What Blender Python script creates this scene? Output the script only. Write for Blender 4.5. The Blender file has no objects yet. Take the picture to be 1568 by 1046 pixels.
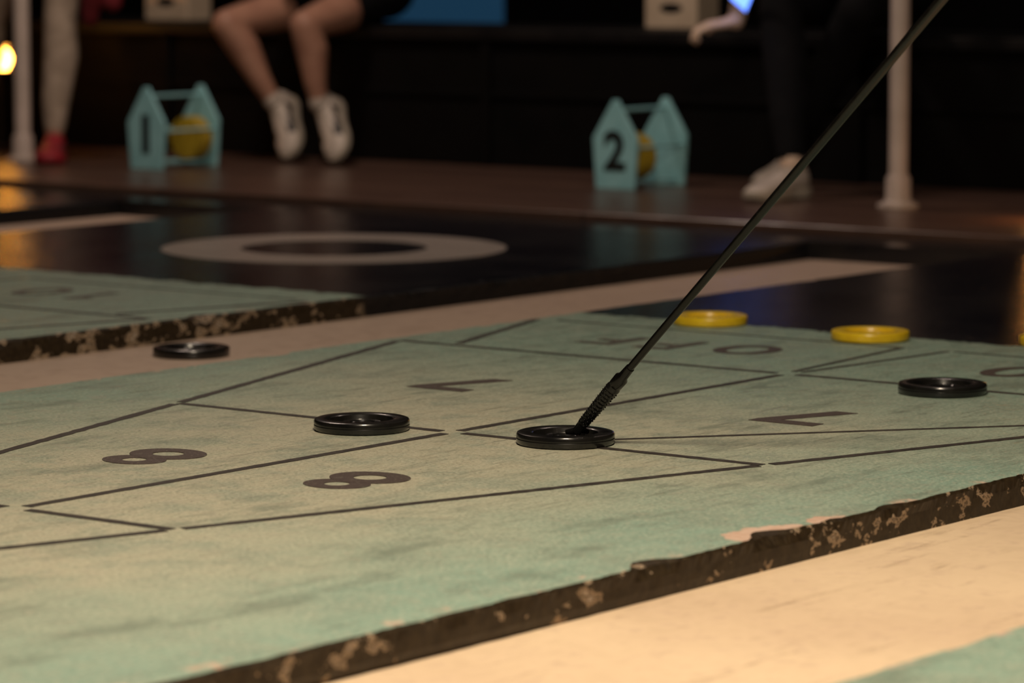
import bpy, bmesh, math, random
import numpy as np
from mathutils import Vector, Matrix, noise
random.seed(4)
scene=bpy.context.scene
try:
    scene.view_settings.view_transform='Standard'
    scene.view_settings.look='None'
except Exception as e: pass

# ---------------------------------------------------------------- frames
AX=Vector((.607,.794,0)).normalized()      # along the court
AT=Vector((-.794,.607,0)).normalized()     # across the court
ORG=Vector((-.0936,5.598,0))
ANG=math.atan2(AX.y,AX.x)
def W(s,t,z=0): return ORG+AX*s+AT*t+Vector((0,0,z))
ALLEY=-.046
DECK=.02
BENCH=.48

# ---------------------------------------------------------------- node helpers
class NT:
    def __init__(s,name):
        s.m=bpy.data.materials.new(name); s.m.use_nodes=True
        s.t=s.m.node_tree; s.b=s.t.nodes['Principled BSDF']
        s.tc=s.t.nodes.new('ShaderNodeTexCoord')
    def n(s,k): return s.t.nodes.new(k)
    def L(s,a,b): s.t.links.new(a,b)
    def setin(s,inp,v):
        if hasattr(v,'is_output'): s.L(v,inp)
        else: inp.default_value=v
    def math(s,op,a,b=0.0,clamp=False):
        x=s.n('ShaderNodeMath'); x.operation=op; x.use_clamp=clamp
        s.setin(x.inputs[0],a); s.setin(x.inputs[1],b); return x.outputs[0]
    def noise(s,scale,detail=4,rough=.55,stretch=None,coord='Object',off=None):
        x=s.n('ShaderNodeTexNoise'); x.inputs['Scale'].default_value=scale
        x.inputs['Detail'].default_value=detail; x.inputs['Roughness'].default_value=rough
        mp=s.n('ShaderNodeMapping'); s.L(s.tc.outputs[coord],mp.inputs[0])
        if stretch: mp.inputs['Scale'].default_value=stretch
        if off: mp.inputs['Location'].default_value=off
        s.L(mp.outputs[0],x.inputs['Vector']); return x.outputs['Fac']
    def xyz(s):
        x=s.n('ShaderNodeSeparateXYZ'); s.L(s.tc.outputs['Object'],x.inputs[0]); return x.outputs
    def mr(s,v,a,b,c=0.0,d=1.0,smooth=True):
        x=s.n('ShaderNodeMapRange'); 
        if smooth: x.interpolation_type='SMOOTHSTEP'
        s.setin(x.inputs['Value'],v)
        for k,val in (('From Min',a),('From Max',b),('To Min',c),('To Max',d)): x.inputs[k].default_value=val
        return x.outputs['Result']
    def mix(s,f,a,b,mode='MIX'):
        x=s.n('ShaderNodeMix'); x.data_type='RGBA'; x.blend_type=mode
        s.setin(x.inputs[0],f)
        for i,v in ((6,a),(7,b)):
            if hasattr(v,'is_output'): s.L(v,x.inputs[i])
            else: x.inputs[i].default_value=(v[0],v[1],v[2],1)
        return x.outputs[2]
    def col(s,c):
        if hasattr(c,'is_output'): s.L(c,s.b.inputs['Base Color'])
        else: s.b.inputs['Base Color'].default_value=(c[0],c[1],c[2],1)
    def rough(s,v): s.setin(s.b.inputs['Roughness'],v)
    def bump(s,h,st=.2,dist=.002):
        x=s.n('ShaderNodeBump'); x.inputs['Strength'].default_value=st; x.inputs['Distance'].default_value=dist
        s.L(h,x.inputs['Height']); s.L(x.outputs[0],s.b.inputs['Normal'])

def simple(name,c1,c2=None,rough=.5,scale=20,bump=.1,metal=0,spec=.5,coat=0,emit=None,es=0):
    k=NT(name); c2=c2 or tuple(x*.75 for x in c1)
    f=k.noise(scale,5); k.col(k.mix(k.mr(f,.35,.65),c1,c2))
    k.rough(k.mr(f,.3,.7,rough*.85,min(1,rough*1.15)))
    k.b.inputs['Metallic'].default_value=metal
    k.b.inputs['Specular IOR Level'].default_value=spec
    k.b.inputs['Coat Weight'].default_value=coat
    if bump: k.bump(k.noise(scale*4,3),bump,.001)
    if emit:
        k.b.inputs['Emission Color'].default_value=(*emit,1); k.b.inputs['Emission Strength'].default_value=es
    return k.m

# ---- court paint
k=NT('court_paint'); X,Y,Z=k.xyz()
n1=k.noise(2.2,6); n2=k.noise(26,6,.65); n3=k.noise(170,4,.75); ns=k.noise(4.5,7,.72,(.8,2.0,1)); nchip=k.noise(16,6,.7); nm=k.noise(7,6,.7)
nst=k.noise(14,6,.75,(.35,3.2,1),off=(3,1,0))
aY=k.math('ABSOLUTE',Y)
e=k.mr(k.math('ADD',aY,k.math('MULTIPLY',k.math('SUBTRACT',n1,.5),.9)),.22,.95)
fs=k.mr(k.math('ADD',X,k.math('MULTIPLY',n1,.5)),.30,1.35,0,1)
tf=k.math('MAXIMUM',e,fs)
base=k.mix(tf,(.475,.455,.34),(.235,.365,.295))
base=k.mix(k.mr(nm,.46,.62,0,.55),base,(.235,.30,.24))
base=k.mix(k.mr(n2,.46,.64,0,.42),base,(.28,.31,.24))
base=k.mix(k.mr(n2,.46,.34,0,.30),base,(.56,.54,.43))
base=k.mix(k.mr(n3,.52,.62,0,.48),base,(.64,.61,.49))
base=k.mix(k.mr(n3,.47,.37,0,.58),base,(.12,.13,.10))
base=k.mix(k.mr(ns,.50,.68,0,.60),base,(.13,.165,.13))
base=k.mix(k.math('MULTIPLY',k.mr(nst,.54,.68,0,.65),k.mr(X,-.9,.3,.35,1)),base,(.11,.12,.09))
cm=k.math('MULTIPLY',k.mr(aY,.905,.935),k.mr(nchip,.57,.60))
def spot(cx,cy,rx,ry):
    dx=k.math('DIVIDE',k.math('SUBTRACT',X,cx),rx); dy=k.math('DIVIDE',k.math('SUBTRACT',Y,cy),ry)
    r=k.math('ADD',k.math('MULTIPLY',dx,dx),k.math('MULTIPLY',dy,dy))
    r=k.math('ADD',r,k.math('MULTIPLY',k.math('SUBTRACT',nchip,.5),3.2))
    return k.mr(r,1.05,.95)
cm=k.math('MAXIMUM',cm,k.math('MAXIMUM',spot(-.50,-.925,.075,.045),spot(-.36,-.93,.035,.030)))
base=k.mix(cm,base,k.mix(k.mr(n2,.4,.6),(.66,.48,.38),(.55,.36,.27)))
blk=k.mr(k.math('ADD',X,k.math('MULTIPLY',k.math('SUBTRACT',nchip,.5),.12)),1.59,1.61)
bcol=k.mix(k.mr(n1,.4,.7),(.008,.009,.015),(.018,.017,.020))
bcol=k.mix(k.mr(nchip,.60,.70,0,.4),bcol,(.14,.10,.07))
k.col(k.mix(blk,base,bcol))
rg=k.n('ShaderNodeMix'); k.L(blk,rg.inputs[0]); k.L(k.mr(n2,.35,.65,.34,.65),rg.inputs[2]); k.L(k.mr(n1,.3,.7,.15,.24),rg.inputs[3])
k.rough(rg.outputs[0])
k.bump(k.math('ADD',k.math('ADD',k.math('MULTIPLY',n3,.7),n2),k.math('MULTIPLY',cm,-1.2)),.45,.0018)
M_court=k.m
# ---- slab side, flaking paint
k=NT('slab_side'); X,Y,Z=k.xyz(); nf=k.noise(21,7,.66,(1,1,1.6)); n4=k.noise(90,4); nb=k.noise(3.0,3)
nfm=k.math('ADD',nf,k.math('MULTIPLY',k.math('SUBTRACT',nb,.5),.28))
nfm=k.math('ADD',nfm,k.math('MULTIPLY',k.mr(X,-1.2,.6),.045))
c=k.mix(k.mr(n4,.35,.65),(.017,.0105,.0045),(.032,.021,.010))
c=k.mix(k.mr(nfm,.600,.607),c,(.34,.25,.17)); c=k.mix(k.mr(nfm,.645,.652),c,(.08,.055,.033)); c=k.mix(k.mr(nfm,.68,.69),c,(.42,.34,.27))
c=k.mix(k.mr(X,1.55,1.62),c,(.006,.006,.007))
k.col(c); k.rough(.5); k.b.inputs['Specular IOR Level'].default_value=.3
k.bump(k.math('ADD',k.math('MULTIPLY',k.mr(nfm,.60,.615),.6),k.math('MULTIPLY',n4,.25)),.4,.003); M_side=k.m
# ---- alley floor
k=NT('alley_floor'); X,Y,Z=k.xyz(); n1=k.noise(1.6,6); n2=k.noise(30,6,.6); ns=k.noise(9,6,.75,(.5,3.5,1))
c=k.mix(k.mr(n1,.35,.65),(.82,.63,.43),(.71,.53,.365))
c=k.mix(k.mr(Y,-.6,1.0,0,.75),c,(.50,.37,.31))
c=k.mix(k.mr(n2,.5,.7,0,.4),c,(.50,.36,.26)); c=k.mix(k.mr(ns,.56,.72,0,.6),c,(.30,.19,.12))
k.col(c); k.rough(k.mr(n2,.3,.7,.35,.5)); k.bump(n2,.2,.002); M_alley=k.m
# ---- deck planks
k=NT('deck_wood'); w=k.n('ShaderNodeTexBrick'); mp=k.n('ShaderNodeMapping'); k.L(k.tc.outputs['Object'],mp.inputs[0])
mp.inputs['Rotation'].default_value=(0,0,math.pi/2); k.L(mp.outputs[0],w.inputs[0])
w.inputs['Scale'].default_value=1; w.inputs['Brick Width'].default_value=1.6; w.inputs['Row Height'].default_value=.12; w.inputs['Mortar Size'].default_value=.003
w.inputs['Color1'].default_value=(.14,.080,.058,1); w.inputs['Color2'].default_value=(.09,.050,.038,1); w.inputs['Mortar'].default_value=(.01,.007,.005,1)
g=k.noise(14,6,.6,(6,.6,1)); k.col(k.mix(k.mr(g,.35,.7,0,.5),w.outputs['Color'],(.06,.034,.026))); k.rough(k.mr(g,.3,.7,.26,.4)); k.bump(g,.1,.002); M_deck=k.m

M_line=simple('line_paint',(.024,.019,.017),(.050,.040,.033),.5,60)
def worn(name,c1,lo,hi):
    k=NT(name); n=k.noise(45,6,.75); n2=k.noise(240,3,.7)
    c=k.mix(k.mr(n,lo,hi),c1,(.28,.31,.24)); c=k.mix(k.mr(n2,.56,.66,0,.45),c,(.25,.22,.17)); k.col(c); k.rough(.5); return k.m
M_digit=worn('digit_paint',(.065,.046,.041),.61,.71)
M_letter=worn('worn_letter_paint',(.075,.065,.055),.52,.68)
M_ring=simple('ring_paint',(.44,.38,.34),(.34,.29,.26),.3,8)
M_blackpaint=simple('black_floor_paint',(.010,.010,.013),(.02,.018,.018),.2,4)
M_dblack=simple('black_disc_plastic',(.006,.006,.006),(.011,.010,.009),.24,30,bump=.05,coat=.2)
M_dyellow=simple('yellow_disc_plastic',(.84,.58,.02),(.74,.48,.015),.3,30,bump=.05)
M_stack=simple('dark_yellow_disc_plastic',(.50,.36,.03),(.42,.29,.02),.4,30,bump=.05)  # stacked carrier discs, a darker yellow than the loose ones
M_cue=simple('cue_black_lacquer',(.003,.0027,.0024),(.005,.0045,.004),.25,60,bump=.02,metal=0,spec=.35,coat=.1)
M_rub=simple('cue_rubber',(.006,.006,.006),None,.32,90)
M_teal=simple('teal_carrier_paint',(.36,.70,.76),(.29,.61,.67),.4,12)
M_white=simple('white_pole_paint',(.55,.45,.40),(.46,.38,.33),.35,9,bump=.03)
M_dark=simple('dark_bench_panel',(.0018,.0016,.0016),(.0032,.0025,.0022),.8,6,spec=.12)
M_seat=simple('dark_bench_top',(.005,.005,.006),(.008,.007,.007),.5,6,spec=.25)
M_wall=simple('dark_wall_paint',(.003,.003,.004),(.005,.004,.005),.9,3,spec=.2)
M_ceil=simple('dark_ceiling_paint',(.02,.018,.017),None,.9,3)
M_skin=simple('skin',(.46,.245,.17),(.38,.19,.13),.5,14,bump=.05)
M_skin2=simple('skin_light',(.80,.60,.46),(.72,.52,.39),.5,14,bump=.05)
M_shoe=simple('white_sneaker_leather',(.62,.54,.47),(.52,.45,.39),.5,20)
M_sole=simple('sneaker_rubber',(.50,.44,.36),None,.6,20)
M_swoosh=simple('sneaker_black_trim',(.012,.012,.012),None,.5,20)
M_redshoe=simple('red_sneaker_canvas',(.34,.018,.03),(.24,.013,.02),.6,30)
M_cream=simple('cream_trouser_fabric',(.44,.35,.275),(.33,.26,.20),.85,22,bump=.5)
M_black=simple('black_fabric',(.0035,.0035,.0045),(.006,.006,.0075),.95,30,bump=.4,spec=.15)
M_red=simple('red_fabric',(.20,.011,.02),(.14,.01,.015),.85,25,bump=.4)
M_hair=simple('brown_hair',(.05,.025,.012),(.02,.01,.006),.5,60,bump=.6)
M_box=simple('cream_box_board',(.60,.48,.36),(.52,.41,.30),.6,8)
M_brass=simple('dark_lantern_metal',(.04,.03,.02),None,.4,20,metal=.8)
M_glow=simple('amber_lantern_glow',(.9,.4,.08),None,.4,5,bump=0,emit=(1,.38,.05),es=30)
M_glow2=simple('dim_amber_lantern_glow',(.9,.4,.08),None,.4,5,bump=0,emit=(1,.38,.05),es=1.5)
M_blue=simple('blue_screen_glow',(.01,.03,.06),None,.3,3,bump=0,emit=(.03,.12,.24),es=.24)
M_phone=simple('phone_screen_glow',(.1,.1,.4),None,.3,3,bump=0,emit=(.12,.26,1.0),es=3)
M_eye=simple('eye_white',(.7,.7,.68),(.1,.06,.04),.2,80,bump=0)

# ---------------------------------------------------------------- mesh helpers
def obj(name,verts,faces,mats,parent=None,loc=None,rotz=None,smooth=False,fm=None):
    me=bpy.data.meshes.new(name); me.from_pydata([tuple(v) for v in verts],[],faces)
    for m in (mats if isinstance(mats,list) else [mats]): me.materials.append(m)
    if fm: 
        for p,i in zip(me.polygons,fm): p.material_index=i
    if smooth:
        for p in me.polygons: p.use_smooth=True
    me.update()
    o=bpy.data.objects.new(name,me); scene.collection.objects.link(o)
    if parent: o.parent=parent
    if loc is not None: o.location=loc
    if rotz is not None: o.rotation_euler=(0,0,rotz)
    return o
def empty(name,loc,rotz=ANG):
    o=bpy.data.objects.new(name,None); o.empty_display_size=.1; scene.collection.objects.link(o)
    o.location=loc; o.rotation_euler=(0,0,rotz); return o
def boxv(x0,x1,y0,y1,z0,z1):
    v=[(x0,y0,z0),(x1,y0,z0),(x1,y1,z0),(x0,y1,z0),(x0,y0,z1),(x1,y0,z1),(x1,y1,z1),(x0,y1,z1)]
    f=[(0,3,2,1),(4,5,6,7),(0,1,5,4),(1,2,6,5),(2,3,7,6),(3,0,4,7)]
    return v,f
def box(name,b,mat,parent=None,loc=None,rotz=None,bev=0):
    v,f=boxv(*b); o=obj(name,v,f,mat,parent,loc,rotz)
    if bev:
        m=o.modifiers.new('b','BEVEL'); m.width=bev; m.segments=3
    return o
def lathe(profile,seg=64):
    v=[];f=[];n=len(profile)
    for i in range(seg):
        a=2*math.pi*i/seg
        for r,z in profile: v.append((r*math.cos(a),r*math.sin(a),z))
    for i in range(seg):
        j=(i+1)%seg
        for q in range(n-1):
            a,b,c,d=i*n+q,j*n+q,j*n+q+1,i*n+q+1
            if profile[q][0]<1e-6: f.append((a,c,d)) if profile[q+1][0]>1e-6 else None
            elif profile[q+1][0]<1e-6: f.append((a,b,d))
            else: f.append((a,b,c,d))
    return v,f
def fixn(o):
    bm=bmesh.new(); bm.from_mesh(o.data); bmesh.ops.remove_doubles(bm,verts=bm.verts,dist=1e-6)
    bmesh.ops.recalc_face_normals(bm,faces=bm.faces); bm.to_mesh(o.data); bm.free()
def lathe_obj(name,profile,mat,parent=None,loc=None,seg=64,M=None):
    v,f=lathe(profile,seg)
    if M is not None: v=[M@Vector(p) for p in v]
    o=obj(name,v,f,mat,parent,loc,smooth=True); fixn(o)
    e=o.modifiers.new('e','EDGE_SPLIT'); e.split_angle=math.radians(38)
    return o
def tube(p0,r0,p1,r1,seg=16,cap=True):
    p0=Vector(p0);p1=Vector(p1); d=(p1-p0).normalized(); q=d.to_track_quat('Z','Y')
    v=[];f=[]
    for p,r in((p0,r0),(p1,r1)):
        for i in range(seg):
            a=2*math.pi*i/seg; v.append(p+q@Vector((r*math.cos(a),r*math.sin(a),0)))
    for i in range(seg):
        j=(i+1)%seg; f.append((i,j,seg+j,seg+i))
    if cap: f.append(tuple(range(seg-1,-1,-1))); f.append(tuple(range(seg,2*seg)))
    return v,f
def merge(parts):
    V=[];F=[]
    for v,f in parts:
        o=len(V); V+=[tuple(x) for x in v]; F+=[tuple(i+o for i in t) for t in f]
    return V,F
def text_obj(name,body,size,mat,parent,M,extrude=.0006,offset=.0):
    cu=bpy.data.curves.new(name,'FONT'); cu.body=body; cu.size=size; cu.align_x='CENTER'; cu.align_y='CENTER'
    cu.extrude=extrude; cu.offset=offset
    tmp=bpy.data.objects.new(name+'_c',cu); scene.collection.objects.link(tmp)
    dg=bpy.context.evaluated_depsgraph_get(); dg.update()
    me=bpy.data.meshes.new_from_object(tmp.evaluated_get(dg)); bpy.data.objects.remove(tmp)
    xs=[v.co.x for v in me.vertices]; ys=[v.co.y for v in me.vertices]
    cx=(min(xs)+max(xs))/2; cy=(min(ys)+max(ys))/2
    for v in me.vertices: v.co.x-=cx; v.co.y-=cy
    me.materials.clear(); me.materials.append(mat)
    o=bpy.data.objects.new(name,me); scene.collection.objects.link(o); o.parent=parent; o.matrix_local=M; return o
def poly(pts,z0=0,z1=.0009):
    n=len(pts); V=[(x,y,z0) for x,y in pts]+[(x,y,z1) for x,y in pts]
    return V,[tuple(range(n-1,-1,-1)),tuple(range(n,2*n))]+[(i,(i+1)%n,(i+1)%n+n,i+n) for i in range(n)]
def ringp(cx,cy,rx,ry,wx,wy,z1,N=48):
    V=[];F=[]
    for i in range(N):
        a=2*math.pi*i/N; c,s=math.cos(a),math.sin(a)
        V+=[(cx+(rx-wx)*c,cy+(ry-wy)*s,0),(cx+(rx-wx)*c,cy+(ry-wy)*s,z1),(cx+rx*c,cy+ry*s,z1),(cx+rx*c,cy+ry*s,0)]
    for i in range(N):
        j=(i+1)%N
        for q in range(3): F.append((i*4+q,i*4+q+1,j*4+q+1,j*4+q))
    return V,F
GLYPH={
 '8':lambda:merge([ringp(0,.038,.052,.043,.033,.025,.0009),ringp(0,-.036,.063,.052,.038,.029,.0011)]),
 '7':lambda:merge([poly([(-.058,.088),(.064,.088),(.064,.060),(.008,-.088),(-.034,-.088),(.024,.054),(-.058,.054)])]),
 '0':lambda:merge([ringp(0,0,.056,.080,.029,.025,.0009)]),
 'O':lambda:merge([ringp(0,0,.062,.074,.027,.022,.0009)]),
 'F':lambda:merge([poly([(-.042,-.072),(-.016,-.072),(-.016,-.012),(.030,-.012),(.030,.012),(-.016,.012),(-.016,.048),(.040,.048),(.040,.072),(-.042,.072)])]),
 '1':lambda:merge([poly([(-.012,-.076),(.016,-.076),(.016,.076),(-.006,.076),(-.036,.054),(-.036,.030),(-.012,.044)])]),
}
# ---------------------------------------------------------------- room shell
def st_box(name,b,mat,bev=0): return box(name,b,mat,None,ORG,ANG,bev)
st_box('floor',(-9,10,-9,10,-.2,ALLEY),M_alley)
st_box('ceiling',(-9,10,-9,10,3.4,3.5),M_ceil)
st_box('wall_back',(10,10.15,-9,10,-.2,3.5),M_wall)
st_box('wall_front',(-9.15,-9,-9,10,-.2,3.5),M_wall)
st_box('wall_left',(-9,10,10,10.15,-.2,3.5),M_wall)
st_box('wall_right',(-9,10,-9.15,-9,-.2,3.5),M_wall)
st_box('deck_platform',(3.62,9.98,-8.98,9.98,ALLEY-.002,DECK),M_deck,.006)
st_box('trim_1',(3.38,3.619,-8.98,9.98,ALLEY-.002,0.0),M_blackpaint)

# ---------------------------------------------------------------- courts
def wav(s,seed,t0):
    a=noise.noise(Vector((s*3,seed,t0)))*.005+noise.noise(Vector((s*18,seed+5,t0)))*.005+noise.noise(Vector((s*70,seed+9,t0)))*.003
    c=noise.noise(Vector((s*7,seed+31,t0)))
    bite=max(0,c-.22)*.07
    return a,bite
def court(tc,detail):
    HW=.935; lo=-7.5; hi=3.379
    ss=[lo]; s=-2.6
    while s<2.6: ss.append(s); s+=(.008 if detail else .05)
    ss+= [2.8,3.1,hi]
    V=[];F=[];fm=[]
    for s in ss:
        a,b=wav(s,tc*3.1,0); a2,b2=wav(s,tc*3.1+50,1)
        if tc==0:
            b+=.016*math.exp(-((s+.50)/.05)**2)+.008*math.exp(-((s+.36)/.02)**2)
        h=-.014*max(0,min(1,-s-.2)) if tc==0 else 0
        mid=noise.noise(Vector((s*25,tc,7)))*.0015+h
        mid2=noise.noise(Vector((s*30,tc,17)))*.0015+h
        a+=h
        row=[(s,-HW+mid*.5,ALLEY-.002),(s,-HW+mid,-.032),(s,-HW+mid2,-.018),(s,-HW+a+b*.5,-.005),(s,-HW+a+.004+b,-.0008),(s,-HW+.045,0),(s,-.5,0),(s,0,0),(s,.5,0),(s,HW-.045,0),(s,HW+a2-b2,-.001),(s,HW+a2,-.006),(s,HW,ALLEY-.002)]
        V+=row
    n=13
    for i in range(len(ss)-1):
        for j in range(n-1):
            F.append((i*n+j,(i+1)*n+j,(i+1)*n+j+1,i*n+j+1)); fm.append(0 if 4<=j<=9 else 1)
    F.append(tuple(range(n-1,-1,-1))); fm.append(1)
    F.append(tuple((len(ss)-1)*n+j for j in range(n))); fm.append(1)
    o=obj('shuffleboard_court',V,F,[M_court,M_side],None,W(0,tc,0),ANG,fm=fm)
    bm=bmesh.new(); bm.from_mesh(o.data); bmesh.ops.recalc_face_normals(bm,faces=bm.faces); bm.to_mesh(o.data); bm.free()
    LV=[];LF=[]
    def line(a,b,g0=.012,g1=.012,w=.0088):
        a=Vector((*a,0));b=Vector((*b,0));d=(b-a).normalized();p=Vector((-d.y,d.x,0))*w
        a=a+d*g0;b=b-d*g1; N=max(2,int((b-a).length/.02)); o0=len(LV)
        for i in range(N+1):
            c=a.lerp(b,i/N); jw=1+.30*noise.noise(Vector((c.x*40,c.y*40,tc)))
            for sgn,z in((1,.0),(1,.0009),(-1,.0009),(-1,.0)):
                q=c+p*sgn*jw; LV.append((q.x,q.y,z))
        for i in range(N):
            for j in range(4):
                k2=(j+1)%4; LF.append((o0+i*4+j,o0+(i+1)*4+j,o0+(i+1)*4+k2,o0+i*4+k2))
    hw={-.96:.292,0:.587,.962:.89}
    for s,h in hw.items():
        line((s,0),(s,h),.022,.004); line((s,0),(s,-h),.022,.004)
    ks=[-1.9,-.96,0,.962]; hh=[0.0,.292,.587,.89]
    for i in range(3):
        for sg in(1,-1): line((ks[i],hh[i]*sg),(ks[i+1],hh[i+1]*sg),.014,.014)
    line((-.96,0),(0,0),.02,.02); line((0,0),(.962,0),.02,.02)
    line((.98,.765),(1.44,.915)); line((.98,-.765),(1.44,-.915))
    line((.99,.008),(1.44,.05),.01,0,.006); line((.99,-.008),(1.44,-.05),.01,0,.006)
    line((1.445,.05),(1.445,.88),w=.004); line((1.445,-.05),(1.445,-.88),w=.004)
    if tc==0: line((.06,-.229),(.80,-.828),w=.0066)
    line((-1.9-3.6,-.9),(-1.9-3.6,.9))
    l=obj('court_lines',LV,LF,M_line,o)
    bm=bmesh.new(); bm.from_mesh(l.data); bmesh.ops.recalc_face_normals(bm,faces=bm.faces); bm.to_mesh(l.data); bm.free()
    R=Matrix.Rotation(math.pi/2,4,'Z')
    for nm,b,s,t,mt in (('digit_8a','8',-.487,.19,M_digit),('digit_8b','8',-.487,-.205,M_digit),('digit_7a','7',.495,.36,M_digit),('digit_7b','7',.49,-.355,M_digit),
                     ('letter_o','O',1.235,.265,M_digit),('letter_f1','F',1.215,.43,M_letter),('letter_f2','F',1.215,.565,M_letter),('digit_0','0',1.235,-.31,M_digit),('digit_1','1',1.235,-.46,M_letter)):
        if tc!=0: mt=M_letter
        v,f=GLYPH[b](); g=obj(nm,v,f,mt,o); fixn(g); g.matrix_local=Matrix.Translation((s,t,.0002))@R
    return o
far=None
for tc,dt in((0,True),(2.44,True),(-2.44,False),(4.88,False),(-4.88,False)):
    c=court(tc,dt)
    if tc==2.44: far=c
v,f=ringp(2.49,-.09,.435,.435,.2,.2,.001,96); obj('painted_ring',v,f,M_ring,far)

# ---------------------------------------------------------------- discs
PROF=[(0,.0105),(.018,.0105),(.0205,.0125),(.030,.0125),(.0325,.0085),(.047,.0075),(.0500,.0165),(.0530,.0182),(.0715,.0182),(.0745,.0172),(.0760,.0148),(.0760,.0100),(.0752,.0090),(.0760,.0080),(.0760,.0030),(.0745,.0006),(.0715,0),(0,0)]
for nm,s,t,z,m in(('black_shuffleboard_disc',.0073,-.216,.0010,M_dblack),('black_shuffleboard_disc',-.0635,.133,.0010,M_dblack),('black_shuffleboard_disc',.895,-.361,.0010,M_dblack),
        ('black_shuffleboard_disc',.8245,1.311,ALLEY+.0003,M_dblack),('yellow_shuffleboard_disc',1.528,.175,.0010,M_dyellow),('yellow_shuffleboard_disc',1.576,.584,.0010,M_dyellow),('yellow_shuffleboard_disc',1.661,-.167,.0003,M_dyellow)):
    lathe_obj(nm,PROF,m,None,W(s,t,z),96)

# ---------------------------------------------------------------- cue
tip=Vector((.104,5.47,.0250)); d=Vector((.481,-.57,.665)).normalized()
cue=empty('shuffleboard_cue',tip,0)
q=d.to_track_quat('Z','Y').to_matrix().to_4x4()
lathe_obj('shaft',[(0,.118),(.0058,.118),(.0062,.4),(.0069,.8),(.0076,1.1),(.0085,1.45),(.012,1.47),(.0135,1.6),(.0130,1.78),(.010,1.80),(0,1.80)],M_cue,cue,seg=32,M=q)
lathe_obj('ferrule',[(0,.108),(.0090,.108),(.0108,.112),(.0110,.128),(.0078,.133),(.0070,.155),(0,.155)],M_cue,cue,seg=32,M=q)
prof=[(0,-.002),(.0062,-.002),(.0076,.004)]
z=.010
while z<.104:
    r=.0080+.0030*(z-.010)/.095
    prof+=[(r,z),(r+.0006,z+.0015),(r+.0006,z+.0045),(r,z+.006)]; z+=.0075
prof+=[(.0106,.108),(.0100,.112),(0,.112)]
lathe_obj('grip_sleeve',prof,M_rub,cue,seg=32,M=q)
dots=[]
for i in range(11):
    for j in range(10):
        a=j*math.pi/5+i*.314; zz=.018+i*.008; r=.0087+.0030*(zz-.010)/.095
        p=q@Vector((r*math.cos(a),r*math.sin(a),zz)); b=bmesh.new(); bmesh.ops.create_icosphere(b,subdivisions=1,radius=.0012)
        dots.append(([v.co+p for v in b.verts],[tuple(x.index for x in f.verts) for f in b.faces])); b.free()
V,F=merge(dots); obj('grip_studs',V,F,M_rub,cue,smooth=True)
V,F=merge([tube((-.004,.003,-.006),.0075,tuple(d*.012),.0080,16),tube((-.020,.012,-.0085),.0042,(-.002,.002,-.004),.0065,12),tube((.012,.016,-.0085),.0042,(0,0,-.002),.0062,12)])
obj('cue_head',V,F,M_rub,cue,smooth=False)

# ---------------------------------------------------------------- poles
for s,t in((4.288,1.79),(4.32,5.286)):
    lathe_obj('white_support_pole',[(0,0),(.058,0),(.060,.004),(.058,.012),(.042,.018),(.036,.026),(.035,.085),(.030,.092),(.0265,.098),(.0265,3.32),(.05,3.33),(.055,3.378),(0,3.378)],M_white,None,W(s,t,DECK),40)

# ---------------------------------------------------------------- bench
b=empty('long_bench',W(5.07,0,DECK))
box('seat_top',(-.015,.62,-3.5,8.5,BENCH-DECK-.04,BENCH-DECK),M_seat,b,bev=.006)
box('front_panel',(.012,.04,-3.5,8.5,0,BENCH-DECK-.0405),M_dark,b)
box('kick_rail',(.0,.0119,-3.5,8.5,.23,.25),M_dark,b,bev=.003)
for i in range(9): box('upright_%d'%i,(-.004,.0119,-3.4+i*1.45,-3.36+i*1.45,0,BENCH-DECK-.041),M_dark,b,bev=.002)
box('rear_panel',(.58,.61,-3.5,8.5,0,BENCH-DECK-.0405),M_dark,b)

# ---------------------------------------------------------------- disc carriers
def carrier(s,t,num,x0,nd):
    c=empty('disc_carrier',W(s,t,DECK)); c.scale=(.94,.94,.94)
    pent=[(-.076,0),(.076,0),(.088,.165),(.010,.288),(-.010,.288),(-.088,.165)]
    for nm,x in(('front_panel',0),('back_panel',.28)):
        V=[(x,y,z) for y,z in pent]+[(x+.014,y,z) for y,z in pent]; n=6
        F=[tuple(range(n)),tuple(range(2*n-1,n-1,-1))]+[(i,i+n,(i+1)%n+n,(i+1)%n) for i in range(n)]
        o=obj(nm,V,F,M_teal,c); fixn(o)
        m=o.modifiers.new('b','BEVEL'); m.width=.003; m.segments=2
    parts=[tube((.014,0,.255),.006,(.28,0,.255),.006,16)]
    for y,z in((-.070,.135),(.070,.135),(-.045,.022),(.045,.022)): parts.append(tube((.014,y,z),.005,(.28,y,z),.005,12))
    V,F=merge(parts); obj('dowels',V,F,M_teal,c)
    Ry=Matrix.Rotation(math.pi/2,4,'Y')
    for i in range(nd):
        lathe_obj('stacked_disc_%d'%i,PROF,M_stack,c,(x0+i*.0205,0,.1025),48,M=Ry)
    R=Matrix(((0,0,-1,-.0012),(-1,0,0,0),(0,1,0,.125),(0,0,0,1)))
    text_obj('numeral',num,.17,M_swoosh,c,R,.001,.006 if num=='2' else .009)
carrier(4.25,4.648,'1',.205,3); carrier(4.42,2.87,'2',.05,4)

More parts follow.
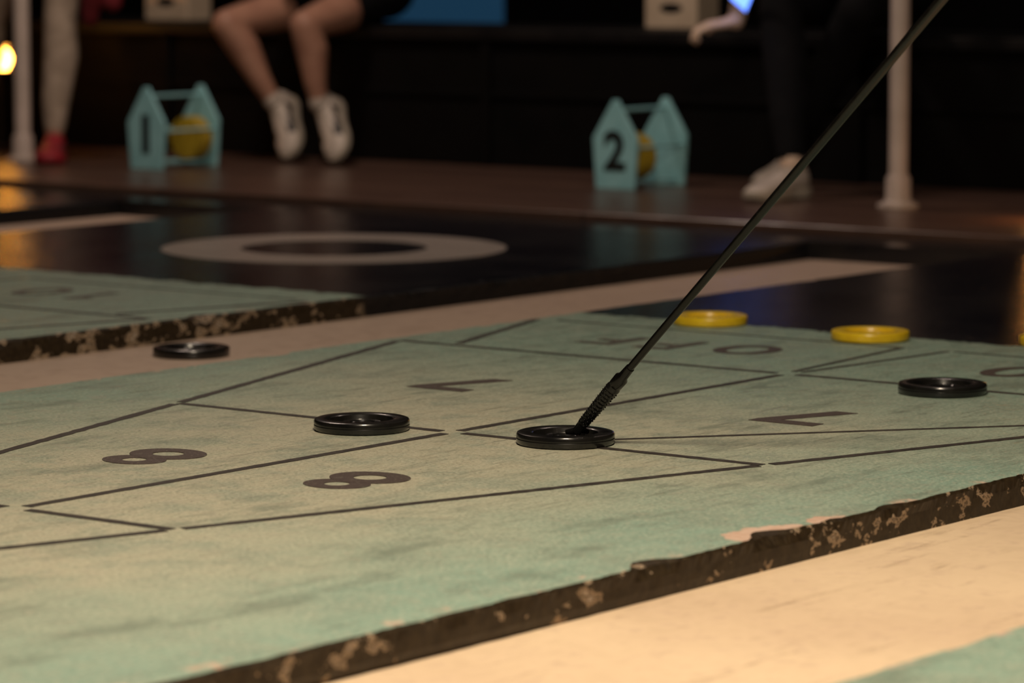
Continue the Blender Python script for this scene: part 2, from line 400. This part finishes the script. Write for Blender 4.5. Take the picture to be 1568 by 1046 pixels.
# ---------------------------------------------------------------- boxes on the bench
for s,t in((5.25,5.48),(5.36,3.32)):
    c=empty('napkin_box',W(s,t,BENCH))
    box('box_body',(0,.13,-.105,.105,0,.13),M_box,c,bev=.006)
    V=[];n=24
    for x in(-.0015,.002):
        for i in range(n):
            a=2*math.pi*i/n; V.append((x,.045*math.cos(a),.068+.016*math.sin(a)))
    F=[tuple(range(n)),tuple(range(2*n-1,n-1,-1))]+[(i,(i+1)%n,(i+1)%n+n,i+n) for i in range(n)]
    obj('slot',V,F,M_black,c)
    box('lid_rim',(-.003,.133,-.108,.108,.118,.1305),M_box,c,bev=.003)

# ---------------------------------------------------------------- lanterns
def lantern(s,t,zb,en,mg):
    c=empty('amber_lantern',W(s,t,DECK))
    lathe_obj('base',[(0,0),(.07,0),(.072,.008),(.03,.02),(.012,.03),(.012,zb-.02),(.045,zb-.005),(.05,zb),(0,zb)],M_brass,c,seg=32)
    lathe_obj('globe',[(0,zb+.0005),(.030,zb+.001),(.042,zb+.025),(.044,zb+.045),(.036,zb+.065),(.02,zb+.078),(0,zb+.078)],mg,c,seg=32)
    lathe_obj('cap',[(.0,zb+.079),(.03,zb+.079),(.055,zb+.088),(.02,zb+.12),(.008,zb+.135),(0,zb+.135)],M_brass,c,seg=32)
    L=bpy.data.lights.new('lantern_light','POINT'); L.energy=en; L.color=(1,.42,.10); L.shadow_soft_size=.03
    lo=bpy.data.objects.new('lantern_light',L); scene.collection.objects.link(lo); lo.parent=c; lo.location=(-.09,0,zb+.04)
lantern(4.72,5.80,.29,.3,M_glow); lantern(4.20,1.22,.05,.9,M_glow2)

# ---------------------------------------------------------------- blue display
c=empty('display_screen',W(7.9,6.28,DECK))
box('stand_foot',(-.15,.15,-.2,.2,0,.02),M_dark,c,bev=.004)
box('stand_column',(-.03,.03,-.04,.04,.02,.30),M_dark,c,bev=.004)
box('frame',(-.02,.03,-.36,.36,.29,.70),M_dark,c,bev=.004)
box('panel',(-.0235,-.0201,-.33,.33,.31,.68),M_blue,c)

# ---------------------------------------------------------------- people
def sph(p,r,sc=(1,1,1),seg=16):
    b=bmesh.new(); bmesh.ops.create_uvsphere(b,u_segments=seg,v_segments=seg//2+2,radius=r)
    v=[Vector((x.co.x*sc[0],x.co.y*sc[1],x.co.z*sc[2]))+Vector(p) for x in b.verts]; f=[tuple(q.index for q in t.verts) for t in b.faces]; b.free(); return v,f
def grow(name,segs,mats,parent,voxel=.008,smooth=6):
    """one continuous surface from tapered limbs; colour by the closest limb"""
    parts=[]
    for p0,r0,p1,r1,m in segs:
        p0=Vector(p0);p1=Vector(p1)
        sg=8 if max(r0,r1)<.015 else 16
        if (p1-p0).length>1e-4: parts.append(tube(p0,r0,p1,r1,sg))
        parts.append(sph(p0,r0,seg=sg)); parts.append(sph(p1,r1,seg=sg))
    V,F=merge(parts); o=obj(name,V,F,mats,parent)
    r=o.modifiers.new('r','REMESH'); r.mode='VOXEL'; r.voxel_size=voxel
    s=o.modifiers.new('s','SMOOTH'); s.iterations=smooth; s.factor=.5
    dg=bpy.context.evaluated_depsgraph_get(); dg.update(); me=bpy.data.meshes.new_from_object(o.evaluated_get(dg)); o.modifiers.clear(); o.data=me
    n=len(me.polygons); C=np.empty(n*3); me.polygons.foreach_get('center',C); C=C.reshape(-1,3)
    best=np.full(n,1e9); idx=np.zeros(n,dtype=np.int32)
    for p0,r0,p1,r1,m in segs:
        a=np.array(p0,float);b2=np.array(p1,float); ab=b2-a; L=max(1e-9,ab@ab)
        h=np.clip(((C-a)@ab)/L,0,1); dist=np.linalg.norm(C-(a+h[:,None]*ab),axis=1)-(r0+(r1-r0)*h)
        w=dist<best; best[w]=dist[w]; idx[w]=m
    while len(me.materials)<len(mats): me.materials.append(mats[len(me.materials)])
    me.polygons.foreach_set('material_index',idx); me.polygons.foreach_set('use_smooth',np.ones(n,dtype=bool)); me.update()
    return o
def shoe(name,ankle,fwd,up,parent,m_up,m_sole,m_sw):
    f=Vector(fwd).normalized(); u=Vector(up); u=(u-f*u.dot(f)).normalized(); sd=u.cross(f)
    A=Vector(ankle); O=A-f*.062-u*.095
    sec=[(-.004,.012,.060),(.004,.028,.088),(.03,.036,.104),(.07,.037,.106),(.10,.038,.092),(.13,.041,.075),(.165,.046,.062),(.20,.048,.055),(.23,.045,.048),(.255,.034,.040),(.270,.016,.030)]
    V=[];F=[];fm=[];n=18
    for x,w,h in sec:
        for i in range(n):
            a=2*math.pi*i/n; ca,sa=math.cos(a),math.sin(a)
            y=w*math.copysign(abs(ca)**.7,ca)*(1 if sa<0.3 else 1-.25*sa); z=.012+(h-.012)*(.5+.5*math.copysign(abs(sa)**.8,sa))
            V.append((x,y,z))
    for i in range(len(sec)-1):
        for j in range(n):
            k2=(j+1)%n; F.append((i*n+j,(i+1)*n+j,(i+1)*n+k2,i*n+k2))
            cx=(sec[i][0]+sec[i+1][0])/2; cz=sum(V[q][2] for q in F[-1])/4; cy=abs(sum(V[q][1] for q in F[-1])/4)
            sw=(.05<cx<.19 and abs(cz-(.062-.12*(cx-.05)*1.1+.9*(cx-.11)**2))<.012 and cy>.018)
            fm.append(1 if sw else 0)
    F.append(tuple(range(n))); fm.append(0); F.append(tuple((len(sec)-1)*n+j for j in range(n-1,-1,-1))); fm.append(0)
    T=lambda p:O+f*p[0]+sd*p[1]+u*p[2]
    o=obj(name,[T(v) for v in V],F,[m_up,m_sw],parent,smooth=True,fm=fm)
    sub=o.modifiers.new('s','SUBSURF'); sub.levels=1; sub.render_levels=1
    SV=[];SF=[];out=[(-.008,.010),(0,.028),(.03,.038),(.08,.037),(.12,.040),(.17,.050),(.21,.051),(.24,.044),(.265,.028),(.277,.008)]
    ring=[(x,w) for x,w in out]+[(x,-w) for x,w in reversed(out)]; m=len(ring)
    for z,g in((0,.94),(.006,1.0),(.022,1.0),(.028,.95)):
        for x,y in ring: SV.append(T((x,y*g,z+(.012*max(0,(x-.2)/.08)**2 if z<.02 else 0))))
    for lv in range(3):
        for i in range(m): j=(i+1)%m; SF.append((lv*m+i,lv*m+j,(lv+1)*m+j,(lv+1)*m+i))
    SF.append(tuple(range(m-1,-1,-1))); SF.append(tuple(3*m+i for i in range(m)))
    obj(name+'_sole',SV,SF,m_sole,parent,smooth=False)
    lc=[]
    for i in range(5):
        x=.105+i*.016; h=.090-.0105*i-.002*i*i*.2
        lc.append(tube(T((x,-.017,h-.004)),.0028,T((x+.004,.017,h-.004)),.0028,8)); lc.append(sph(T((x,0,h+.001)),.004,seg=8))
    lc.append(tube(T((.02,.0,.10)),.018,T((.012,0,.125)),.010,10))
    V2,F2=merge(lc); obj(name+'_laces',V2,F2,m_sole,parent,smooth=True)
def lerp(a,b,k): return tuple(a[i]+(b[i]-a[i])*k for i in range(3))
def add(a,*b): return (a[0]+b[0],a[1]+b[1],a[2]+b[2])
def leg(hip,knee,ank,mt,ms,mf,sc=1,trouser=False):
    """thigh, knee, calf bulge, ankle"""
    k=lerp; cal=add(k(knee,ank,.32),.014,0,0); lo=k(knee,ank,.72)
    t=1.18 if trouser else 1
    r=[.086,.076,.054*t,.058*t,.041*t*(1.12 if trouser else 1),.033*t*(1.1 if trouser else 1)]; r=[x*sc for x in r]
    L=[(hip,r[0],k(hip,knee,.5),r[1],mt),(k(hip,knee,.5),r[1],knee,r[2],ms if not trouser else mt),(knee,r[2],cal,r[3],ms),(cal,r[3],lo,r[4],ms),(lo,r[4],k(knee,ank,.93),r[5],ms),(k(knee,ank,.95),.034*sc,ank,.036*sc,mf)]
    return L
def hand(wr,dirv,palmn,m,curl=.5,side=1):
    """palm, four unequal curled fingers, thumb off the side"""
    d=Vector(dirv).normalized(); n=Vector(palmn); n=(n-d*n.dot(d)).normalized(); s=d.cross(n)*side
    w=Vector(wr); L=[]
    for i,(o,l) in enumerate(((-.030,.066),(-.010,.076),(.010,.071),(.029,.056))):
        b=w+d*.088+s*o; L.append((w+d*.012+s*o*.5,.015,b,.0115,m))
        p=b; dd=d.copy()
        for j,f in enumerate((.45,.32,.23)):
            a=curl*(.55+.45*j); dd=(d*math.cos(a*(j+1)*.7)+n*math.sin(a*(j+1)*.7)).normalized(); e=p+dd*l*f*1.15
            L.append((p,.0095-.0008*j,e,.0088-.0009*j,m)); p=e
    b=w+d*.03-s*.024; e1=b+(d*.6-s*.65+n*.35).normalized()*.042; e2=e1+(d*.85-s*.1+n*.45).normalized()*.032
    L+=[(w+d*.015,.016,b,.0135,m),(b,.0125,e1,.0105,m),(e1,.010,e2,.0085,m)]
    return [(tuple(a),r,tuple(c),q,k) for a,r,c,q,k in L]
def upper(pel,chest,neck,head,shL,shR,elL,elR,wrL,wrR,m_top,m_sleeve,m_skin,m_bot):
    L=[(add(pel,0,-.06,.0),.115,add(pel,0,.06,.0),.115,m_bot),(pel,.12,lerp(pel,chest,.5),.108,m_top)]
    for o in(-.06,.06): L.append((add(lerp(pel,chest,.35),0,o,0),.095,add(chest,0,o*1.15,0),.105,m_top))
    L+=[(chest,.12,add(neck,0,0,-.05),.075,m_top),(add(neck,0,0,-.06),.056,neck,.052,m_skin),(neck,.052,add(head,0,0,-.05),.055,m_skin)]
    for sh,el,wr in((shL,elL,wrL),(shR,elR,wrR)):
        L+=[(lerp(neck,sh,.4),.06,sh,.055,m_top),(sh,.054,lerp(sh,el,.5),.047,m_top),(lerp(sh,el,.5),.046,el,.038,m_sleeve),(el,.038,lerp(el,wr,.35),.038,m_sleeve),(lerp(el,wr,.35),.037,wr,.026,m_sleeve if m_sleeve!=m_top else m_top)]
    h=head
    L+=[(add(h,.02,0,.035),.078,add(h,-.012,0,.03),.076,m_skin),(add(h,-.02,0,-.02),.06,add(h,-.045,0,-.068),.034,m_skin),
        (add(h,-.09,0,.015),.010,add(h,-.108,0,-.015),.013,m_skin),(add(h,.0,.078,.01),.012,add(h,.005,.082,-.025),.009,m_skin),(add(h,.0,-.078,.01),.012,add(h,.005,-.082,-.025),.009,m_skin)]
    return L
def face_bits(head,parent,longhair):
    h=head
    pts=[]
    for y in(-.032,.032): pts.append(sph(add(h,-.078,y,.018),.0125,seg=12))
    V,F=merge(pts); obj('eyes',V,F,M_eye,parent,smooth=True)
    V,F=merge([sph(add(h,-.081,0,-.055),.022,(.35,1,.3))]); obj('mouth',V,F,M_redshoe,parent,smooth=True)
    hs=[(add(h,.03,0,.055),.088,add(h,-.01,0,.065),.080,0),(add(h,.045,0,.0),.08,add(h,.055,0,-.05),.06,0)]
    if longhair: hs+=[(add(h,.055,0,-.03),.068,add(h,.085,0,-.26),.05,0),(add(h,.02,.07,.01),.03,add(h,.04,.075,-.2),.03,0),(add(h,.02,-.07,.01),.03,add(h,.04,-.075,-.2),.03,0)]
    grow('hair',hs,[M_hair],parent,.012,3)

def person(s0,t0,legs,mats,bodyargs,hands,shoes,name='seated_person',extra=()):
    """coordinates are court-frame (s,t,z); mesh is stored relative to (s0,t0)"""
    rel=lambda p:(p[0]-s0,p[1]-t0,p[2])
    e=empty(name,W(s0,t0,0))
    segs=[]
    for L in legs+[bodyargs]+hands+list(extra):
        segs+=[(rel(a),r,rel(b2),q2,m) for a,r,b2,q2,m in L]
    grow('body',segs,mats,e,.0075,5)
    for i,(a,f,u,mu,ms,mw) in enumerate(shoes): shoe('shoe_%d'%i,rel(a),f,u,e,mu,ms,mw)
    return e,rel
# --- bare-legged sitter
hL,hR=(5.235,4.43,.585),(5.235,4.63,.585)
kL,kR=(4.76,4.395,.488),(4.72,4.71,.488)
aL,aR=(4.80,4.367,.226),(4.83,4.597,.226)
pel=(5.27,4.53,.61); ch=(5.24,4.53,.95); nk=(5.20,4.53,1.13); hd=(5.17,4.53,1.26)
up=upper(pel,ch,nk,hd,(5.22,4.36,1.05),(5.22,4.70,1.05),(5.16,4.30,.78),(5.16,4.76,.78),(4.98,4.44,.71),(4.98,4.62,.71),0,0,1,2)
hs=hand((4.98,4.44,.71),(-.6,.3,-.15),(0,0,-1),1,.5,1)+hand((4.98,4.62,.71),(-.6,-.3,-.15),(0,0,-1),1,.5,-1)
e,rel=person(5.2,4.53,[leg(hL,kL,aL,2,1,3,.96),leg(hR,kR,aR,2,1,3,.96)],[M_black,M_skin,M_black,M_shoe],up,[hs],
  [(aL,(-.125,-.12,-.15),(-.7,.2,.55),M_shoe,M_sole,M_swoosh),(aR,(-.125,-.115,-.15),(-.7,.2,.55),M_shoe,M_sole,M_swoosh)])
face_bits(rel(hd),e,True)
# --- standing, cream trousers, red shoes, red jacket over the arm
hL,hR=(4.50,5.22,.88),(4.52,5.42,.88)
kL,kR=(4.42,5.200,.50),(4.50,5.62,.50)
aL,aR=(4.36,5.175,.118),(4.50,5.72,.118)
pel=(4.52,5.32,.92); ch=(4.52,5.32,1.28); nk=(4.50,5.32,1.46); hd=(4.47,5.32,1.60)
wL=(4.44,5.06,.86); wR=(4.44,5.58,.86)
up=upper(pel,ch,nk,hd,(4.50,5.14,1.38),(4.50,5.50,1.38),(4.52,5.04,1.10),(4.52,5.60,1.10),wL,wR,2,2,1,0)
hs=hand(wL,(-.1,-.05,-1),(0,1,0),1,.5,1)+hand(wR,(-.1,0,-1),(0,-1,0),1,.5,-1)
drape=[((4.42,5.00,.84),.055,(4.40,5.02,.66),.05,2),((4.40,5.02,.66),.048,(4.42,5.06,.51),.030,2),((4.46,4.98,.82),.045,(4.46,4.99,.56),.032,2)]
e,rel=person(4.5,5.25,[leg(hL,kL,aL,0,0,1,.88,True),leg(hR,kR,aR,0,0,1,.88,True)],[M_cream,M_skin,M_red],up,[hs],
  [(aL,(-.794,-.607,0),(0,0,1),M_redshoe,M_redshoe,M_red),(aR,(-1,0,0),(0,0,1),M_redshoe,M_redshoe,M_red)],name='standing_person',extra=[drape])
face_bits(rel(hd),e,False)
# --- black trousers, white sneakers, phone
hL,hR=(5.18,2.28,.60),(5.18,2.50,.60)
kL=(4.72,2.20,.56); kR=(4.60,2.40,.575)
aR=(4.405,2.222,.118); aL=(4.86,2.52,.118)
pel=(5.22,2.39,.61); ch=(5.02,2.42,.93); nk=(4.92,2.43,1.09); hd=(4.83,2.43,1.20)
wR=(4.53,2.505,.530); wL=(4.60,2.50,.69)
up=upper(pel,ch,nk,hd,(4.98,2.25,1.02),(4.98,2.60,1.02),(4.86,2.16,.78),(4.72,2.56,.80),wL,wR,0,1,1,0)
hs=hand(wR,(-.60,.79,-.16),(.1,.1,-1),1,.75,1)+hand(wL,(-.6,.1,-.45),(0,.5,.8),1,.6,-1)
e,rel=person(5.0,2.4,[leg(hL,kL,aL,0,0,3,1.0,True),leg(hR,kR,aR,0,0,1,1.0,True)],[M_black,M_skin2,M_black,M_black],up,[hs],
  [(aR,(-1,.05,0),(0,0,1),M_shoe,M_sole,M_shoe),(aL,(-1,-.1,0),(0,0,1),M_shoe,M_sole,M_shoe)])
face_bits(rel(hd),e,True)
P=empty('mobile_phone',W(4.49,2.445,.632))
P.rotation_euler=(math.radians(40),math.radians(-20),ANG-math.radians(10))
box('phone_case',(-.004,.004,-.037,.037,-.075,.075),M_swoosh,P,bev=.003)
box('phone_display',(-.0052,-.0041,-.033,.033,-.070,.070),M_phone,P)

# ---------------------------------------------------------------- lights
def area(name,s,t,z,size,energy,color,target=None,sy=None):
    L=bpy.data.lights.new(name,'AREA'); L.energy=energy; L.color=color; L.size=size
    if sy: L.shape='RECTANGLE'; L.size_y=sy
    o=bpy.data.objects.new(name,L); scene.collection.objects.link(o); o.location=W(s,t,z)
    tg=W(*target) if target else W(s,t,0)
    o.rotation_euler=(tg-o.location).to_track_quat('-Z','Y').to_euler(); return o
area('ceiling_light',-1.6,-1.5,2.5,.45,106,(1,.83,.61),(-1.1,-1.0,0))
area('ceiling_light',.3,.6,3.1,.5,8,(1,.84,.68),(.3,.6,0))
area('ceiling_light',3.4,3.9,3.1,.5,34,(1,.78,.64),(4.5,4.2,0))
area('ceiling_light',3.2,1.2,3.1,.5,14,(1,.78,.66),(4.2,1.8,0))
wd=bpy.data.worlds.new('w'); scene.world=wd; wd.use_nodes=True
wd.node_tree.nodes['Background'].inputs[0].default_value=(.4,.45,.6,1); wd.node_tree.nodes['Background'].inputs[1].default_value=.02

# ---------------------------------------------------------------- camera
cam=bpy.data.cameras.new('camera'); co=bpy.data.objects.new('camera',cam); scene.collection.objects.link(co)
co.location=(0,0,.77); co.rotation_euler=(math.radians(90-6.38),0,0)
cam.sensor_width=36; cam.lens=5490/1568*36; cam.clip_start=.05
cam.dof.use_dof=True; cam.dof.focus_distance=5.45; cam.dof.aperture_fstop=4.1; cam.dof.aperture_blades=9
scene.camera=co
